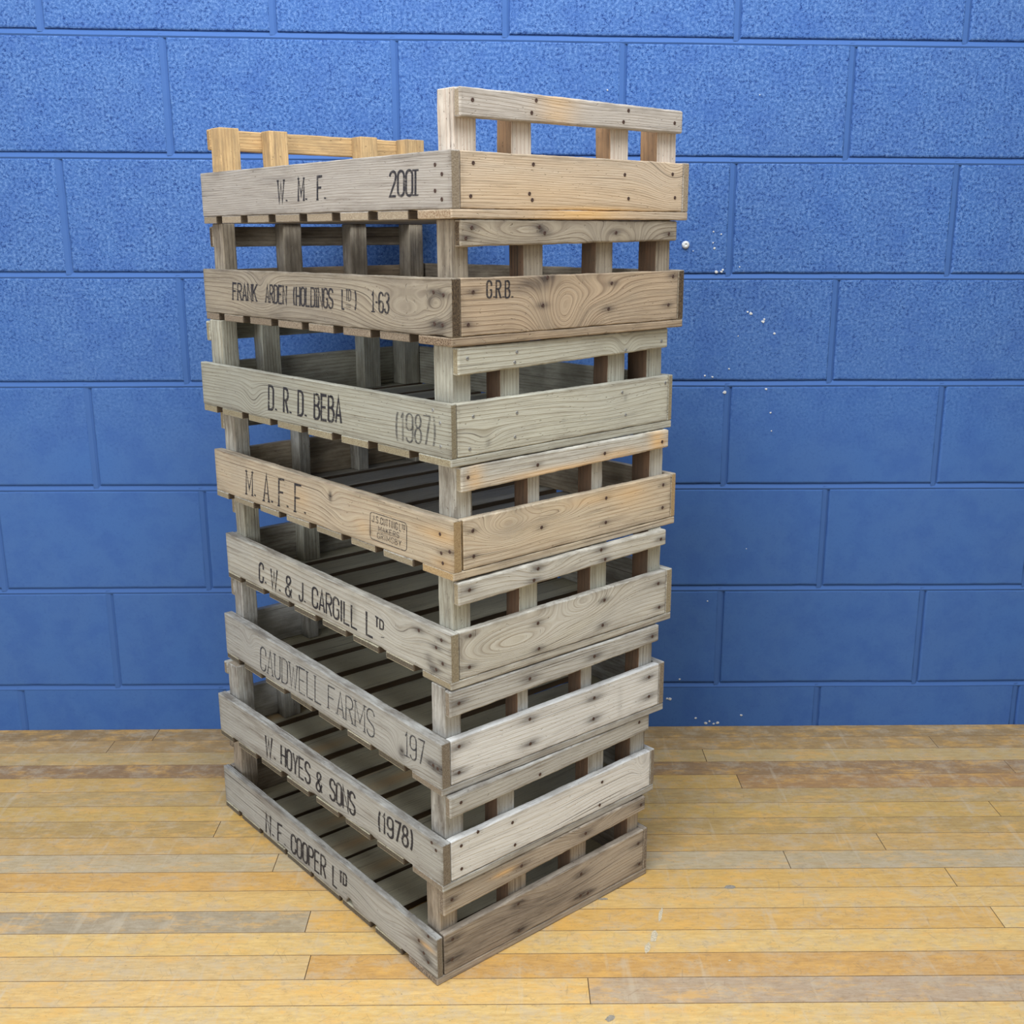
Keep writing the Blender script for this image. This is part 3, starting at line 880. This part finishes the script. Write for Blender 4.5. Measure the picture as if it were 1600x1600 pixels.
# knots that read as dark spots
SF = {3: [(.309, .067, 2.0, .0045, .0065), (.2, .033, .7, .004, .006)], 5: [(.1015, .0315, 1.2, .0085, .0095)], 1: [(.045, .058, .8, .008, .008), (.030, .015, .6, .020, .014), (.1, .01, .4, .05, .006), (.45, .018, .4, .02, .006)], 4: [(.045, .02, .7, .012, .010), (.052, .035, .6, .012, .008), (.255, .052, .45, .01, .014)],
      7: [(.40, .04, .25, .05, .01)], 6: [(.33, .012, .35, .03, .012)], 0: [(.44, .066, .35, .05, .004), (.40, .062, .3, .05, .003), (.40, .008, .35, .06, .003)]}
SE = {1: [(.150, .064, .75, .05, .010), (.11, .060, .2, .04, .01)], 2: [(.067, .014, .7, .005, .006), (.350, .047, .5, .004, .005), (.215, .028, .3, .004, .004)], 3: [(.11, .045, .35, .03, .010), (.18, .048, .35, .03, .004)],
      6: [(.435, .052, .35, .006, .010)], 5: [(.36, .03, .2, .006, .03)], 7: [(.14, .03, .42, .10, .035), (.25, .035, .36, .07, .03), (.05, .02, .40, .06, .04), (.16, .045, .25, .07, .006), (.22, .02, .25, .05, .005)]}
WE = {0: [(.26, .0, 1.0, .12, .005), (.2, .02, .25, .2, .02)], 3: [(.36, .055, .5, .04, .02), (.27, .06, .4, .05, .008)]}  # topmost crate: sunlit streak painted into the colour; fourth crate: warmer wood
WR = {0: [(.185, .018, .55, .035, .03)], 3: [(.2, .006, .7, .12, .006), (.04, .018, .6, .015, .02), (.42, .02, .8, .02, .02), (.33, .012, .5, .05, .008)], 7: [(.13, .012, .9, .022, .004)]}
WF = {3: [(.03, .06, .6, .05, .012), (.02, .02, .5, .03, .01), (.22, .035, .35, .02, .012), (.40, .05, .3, .03, .02)], 7: [(.024, .055, .9, .018, .004)], 5: []}
CHIPS = {0: [], 1: [(.03, 'bot', .002, .02)], 4: [(.2, 'bot', .002, .03)], 5: [(.3, 'top', .0012, .02), (.17, 'top', .001, .03)], 6: [(.33, 'bot', .003, .04), (.2, 'bot', .003, .02), (.45, 'bot', .004, .02)], 7: [(.243, 'bot', .012, .010), (.17, 'bot', .003, .012), (.47, 'bot', .004, .02), (.30, 'top', .001, .03), (.09, 'top', .002, .02)]}

LABELS = ['topmost wooden crate, pale tan boards, year 2001 stamped on its long side',
          'second wooden crate from the top, brown knotty end board bearing stamped initials',
          'third wooden crate from the top, greenish grey boards with shiny pale nails',
          'fourth wooden crate from the top, straw coloured, boxed maker stamp on long side',
          'fifth wooden crate from the top, end board with big oval swirling grain',
          'sixth wooden crate from the top, whitened end board, worn thin lettering',
          'second wooden crate up from the floor, grey, bracketed year 1978 on long side',
          'bottom wooden crate of the stack, brown stained end board, standing on the floor']


def frame(i):
    x, y, a, z, tl, W = POSE[i]
    return Vector((x, y, 0)), Vector((-math.cos(a), -math.sin(a), 0)), Vector((-math.sin(a), math.cos(a), 0))


def top_of(i, u, v):
    """height (above this crate's own base) at which the crate above rests"""
    if i == 0:
        return 0.1606
    o, l, w = frame(i)
    P = o + l * u + w * v
    oa, la, wa = frame(i - 1)
    za = POSE[i - 1][3] + POSE[i - 1][4] * ((P - oa).dot(wa))
    return za - (POSE[i][3] + POSE[i][4] * v) - 0.0002


def build_crate(i):
    x, y, a, z, tl, W = POSE[i]
    o, l, w = frame(i)
    root = bpy.data.objects.new('wooden_crate', None)
    root.empty_display_size = 0.1
    COL.objects.link(root)
    c = o + l * (LEN / 2) + w * (W / 2)
    root.location = (c.x, c.y, z + tl * W / 2)
    root.rotation_euler = (0, 0, a)
    root['label'] = LABELS[i]
    root['category'] = 'crate'
    root['group'] = 'stacked wooden field crates'
    wf, we, wr, wp, ws = WOODS[i]
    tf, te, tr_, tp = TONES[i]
    (fb, ft), ff, eb, vr, rl, rr = EDGE[i]
    pt = lambda u, v, zz: Vector((LEN / 2 - u, v - W / 2, zz))
    EX, EY, UP = Vector((-1, 0, 0)), Vector((0, 1, 0)), Vector((0, 0, 1))
    T, T2 = TF[i], TB[i]
    uslope = (ff - ft) / 0.56
    stainy = [0.55, .95, 0.0, .75, .95, .95, .45, .95][i]
    sl = [.004, .014, .003, .012, .014, .020, .008, .018][i]

    def nail_spots(pts, z0):
        return [(s, zz - z0, stainy, sl, sl * .34) for s, zz in pts]
    # --- long boards
    f = plank('front_board', root, pt(0, T, 0), EX, UP, -EY, LEN, ft, T, wf, dx=.0035, ny=22,
              bot=lambda s: fb, top=lambda s: ft + uslope * min(s, .6), knots=KF.get(i, ()), spots=nail_spots(NF[i], 0) + SF.get(i, []),
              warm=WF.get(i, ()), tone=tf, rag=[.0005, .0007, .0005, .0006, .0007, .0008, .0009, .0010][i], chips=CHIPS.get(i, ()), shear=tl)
    # sub-parts: lettering and nails
    ink_y = lambda P: [(p[0], -W / 2 - .0003 - p[2], p[1]) for p in P]
    for wd in [q for q in WORDS if q[0] == i]:
        quad = [(LEN / 2 - u, zz) for u, zz in wd[3:7]]
        V, F = [], []
        if wd[2] == 'x':
            bl, tl_, br, tr2 = [Vector(q) for q in quad]
            mp = lambda u, v: tuple(bl.lerp(br, u).lerp(tl_.lerp(tr2, u), v))
            sub = lambda u0, v0, u1, v1: [mp(u0, v0), mp(u0, v1), mp(u1, v0), mp(u1, v1)]
            rx, rz = .07, .14
            ol = [mp(*q) for q in arc(1 - rx, 1 - rz, rx, rz, 0, 90, 5) + arc(rx, 1 - rz, rx, rz, 90, 180, 5) + arc(rx, rz, rx, rz, 180, 270, 5) + arc(1 - rx, rz, rx, rz, 270, 360, 5)]
            ribbon(ol + [ol[0]], .0014, V, F, 0)
            l2 = 0
            for tx, box, sw in (('J.S.CUTTING', (.05, .64, .76, .92), .85), ('L', (.80, .64, .86, .92), .85), ('TD', (.865, .74, .96, .92), 1.1), ('-', (.90, .60, .95, .74), .9),
                                ('MAKERS', (.23, .37, .80, .58), .85), ('GRIMSBY', (.20, .10, .86, .32), .85)):
                l2 = set_word(tx, 'n', sub(*box), V, F, sw, l2, .55)
            lt = link_mesh('maker_stamp', ink_y(V), F, [INK['n']], f)
            lt['label'] = 'black boxed maker stamp'
        elif wd[2] == 'o':
            for off in (-0.0011, 0.0011):
                set_word(wd[1], 'o', [(q[0] + off, q[1]) for q in quad], V, F, .7, off * .01 + .00002)
            lt = link_mesh('faded_lettering', ink_y(V), F, [INK['o']], f)
            lt['label'] = 'faded grey bracketed year'
        else:
            set_word('200I' if wd[1] == '2001' else wd[1], wd[2], quad, V, F, .72 if i == 3 else 1.45 if wd[1] == 'TD' and i != 1 else 1.0)
            lt = link_mesh('stencilled_word', ink_y(V), F, [INK[wd[2]]], f)
            lt['label'] = 'black stencilled lettering' if wd[2] != 't' else 'worn thin grey lettering'
    nm = ZINC if i == 2 else RUST
    nr_ = .0027
    for u, zz in NF[i]:
        if u > 0.004:
            disc_nail(f, pt(u, 0, zz), -EY, nm, nr_, tl)
    plank('back_board', root, pt(0, W - T2, 0), EX, UP, EY, LEN, eb, T2, P_DARK if i == 7 else wf, dx=.02, ny=4, bot=lambda s: .0122, top=lambda s: eb, tone=.95, shear=tl)
    # --- end boards
    v0, v1 = T + (.0008 if i not in (3, 7) else .0030), W - T2 - .0006
    el = v1 - v0
    eL, eR = ft - .0005, eb - .0005
    if i == 7:
        eL = .0795
    e = plank('end_board', root, pt(.013, v0, 0), EY, UP, -EX, el, eL, .013, we, dx=.0035, ny=22, bot=lambda s: .0126, top=lambda s: eL + (eR - eL) * s / el,
              knots=[(s - v0, zz + .0126, aa, b_, c_) for s, zz, aa, b_, c_ in KE.get(i, ())], spots=[(s - v0, zz, *rest) for s, zz, *rest in nail_spots(NE[i], 0)] + [(s - v0, zz + .0126, *rest) for s, zz, *rest in SE.get(i, [])],
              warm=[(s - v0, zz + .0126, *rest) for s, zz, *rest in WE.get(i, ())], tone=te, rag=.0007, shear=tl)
    for v, zz in NE[i]:
        disc_nail(e, pt(0, v, zz), -EX, nm, nr_, tl)
    if i == 1:
        V, F = [], []
        set_word('G.R.B.', 's', GRB, V, F)
        g = link_mesh('stamped_initials', [(LEN / 2 + .0003 + p[2], p[0] - W / 2, p[1] + tl * (p[0] - W / 2)) for p in V], F, [INK['s']], e)
        g['label'] = 'three black stamped initials'
    plank('end_board', root, pt(LEN - .013, v0, 0), EY, UP, EX, el, .085, .013, we, dx=.02, ny=4, bot=lambda s: .0126, top=lambda s: .085, tone=.92, shear=tl)
    # --- rails
    v0r, v1r = max(T + .001, .0155), vr
    rL = v1r - v0r
    def rail_z(side):
        q = 1 if side else 0
        top = lambda s: min(rl[1] + (rr[1] - rl[1]) * s / rL, top_of(i, 0, v0r + s) - .0006)
        botm = lambda s: rl[0] + (rr[0] - rl[0]) * s / rL
        return botm, top
    b_, t_ = rail_z(1)
    r1 = plank('handle_rail', root, pt(.0135, v0r, 0), EY, UP, -EX, rL, .035, .0135, wr, dx=.0035, ny=10, bot=b_, top=t_, r=.0025,
               knots=[(s, zz + .125, *rest) for s, zz, *rest in KR.get(i, ())], spots=[(s - v0r, zz, *rest) for s, zz, *rest in nail_spots(NR[i], 0)],
               warm=[(s - v0r, zz + .125, *rest) for s, zz, *rest in WR.get(i, ())], tone=tr_, rag=.0008, shear=tl)
    for v, zz in NR[i]:
        disc_nail(r1, pt(0, v, zz), -EX, nm, nr_, tl)
    if i == 0:
        bf, tf_ = (lambda s: .122), (lambda s: .1565)
    else:
        bf, tf_ = (lambda s: .1235), (lambda s: min(.158, top_of(i, LEN, v0r + s) - .0008))
    plank('handle_rail', root, pt(LEN - .0135, v0r, 0), EY, UP, EX, rL, .035, .0135, P_HONEY if i == 0 else wr, dx=.02, ny=3, bot=bf, top=tf_, r=.0025, tone=.98, rag=.0008, shear=tl)
    # --- uprights
    for endk in (0, 1):
        for k, (a0, a1) in enumerate(POSTS[i]):
            a1 = min(a1, W - T2 - .0004)
            d = DEPTH[i]
            if k in (1, 2):
                d = min(d, .030)
            u0 = .0138
            uu = u0 if endk == 0 else LEN - u0 - d
            hh = top_of(i, uu + d / 2, (a0 + a1) / 2) - .0001
            if i == 0:
                hh = .1606 - .0024 * (a0 / W) if endk == 0 else .157
            nmz = 'corner_post' if k in (0, 3) else 'middle_post'
            # grain runs upwards; detailed face outwards
            plank(nmz, root, pt(uu, a0, .0122) if endk == 1 else pt(uu + d, a0, .0122), UP, EY, EX if endk else -EX, hh - .0122, a1 - a0, d,
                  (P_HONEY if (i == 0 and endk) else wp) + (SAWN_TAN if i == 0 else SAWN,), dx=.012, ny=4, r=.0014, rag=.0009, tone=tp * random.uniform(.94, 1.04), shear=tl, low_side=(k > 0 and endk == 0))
    # --- base slats
    n = 8
    gaps = [.0838, .177, .272, .365, .460, .552, .640]
    gw = [.021, .021, .024, .020, .022, .020, .020]
    if i >= 4:
        gw = [.021, .019, .020, .021, .019, .018, .019]
    if i == 7:
        gw = [.019, .014, .008, .007, .008, .010, .010]
    edges = [0.0]
    for g, q in zip(gaps, gw):
        g += random.uniform(-.003, .003) if i > 1 else 0
        edges += [g - q / 2, g + q / 2]
    edges.append(LEN)
    for k in range(n):
        u0, u1 = edges[2 * k], edges[2 * k + 1]
        wood_s = ws
        if k == 0:
            wood_s = P_TAN if i == 0 else (P_SAGE, we, we, we, wr, wr, wr, wr)[i]
        jut = 0.0 if k == 0 else random.uniform(-.0016, .0004)
        wm = [(.235, .036, 1.0, .085, .05)] if (i == 0 and k == 0) else ()  # same sunlit streak, painted on along the slat below
        if i >= 6 and k > 2:
            wm = [(random.uniform(.05, .3), .03, .7, .08, .015)]
        vv0 = -jut
        rr_ = .0012 if i < 3 else .0020
        # width of the slat as board height, thickness upwards
        if k == 0:
            plank('base_slat', root, pt(u1, vv0, 0), EY, UP, -EX, W + jut, .0120, u1 - u0, wood_s, dx=.01, ny=4, r=.0018, rag=.0005, warm=[(q[0], .006, q[2], q[3], q[4]) for q in wm], tone=random.uniform(.95, 1.05), shear=tl)
        else:
            plank('base_slat', root, pt(u0, vv0, 0), EY, EX, UP, W + jut, u1 - u0, .0118, wood_s + (GAP_SHADE,), low_side=True, dx=.01, ny=6, r=rr_, rag=.0008, warm=wm, tone=random.uniform(.86, 1.06), shear=tl)
    return root


for i in range(7, -1, -1):
    build_crate(i)


# ------------------------------------------------------------------ white plug in the wall
def dome(name, loc, r_, h, mat):
    V, F = [], []
    n = 20
    prof = [(1.0, 0.002), (1.0, -h * .35), (.86, -h * .72), (.6, -h * .93), (.28, -h), (.24, -h * .8)]
    for rr, y in prof:
        for i in range(n):
            t = 2 * math.pi * i / n
            w_ = 1 + .05 * noise.noise((math.cos(t) * 2, math.sin(t) * 2, rr))
            V.append((r_ * rr * w_ * math.cos(t), y, r_ * rr * w_ * math.sin(t)))
    for k in range(len(prof) - 1):
        for i in range(n):
            j = (i + 1) % n
            F.append((k * n + i, k * n + j, (k + 1) * n + j, (k + 1) * n + i))
    F.append(tuple((len(prof) - 1) * n + i for i in range(n)))
    o = link_mesh(name, V, F, [mat])
    for p in o.data.polygons:
        p.use_smooth = True
    o.location = loc
    return o


pl = dome('wall_plug', (.544, 0, 1.064), .0078, .006, WHITE)
pl['label'] = 'round white plug in the blue block wall, right of the upper crates'
pl['category'] = 'plug'
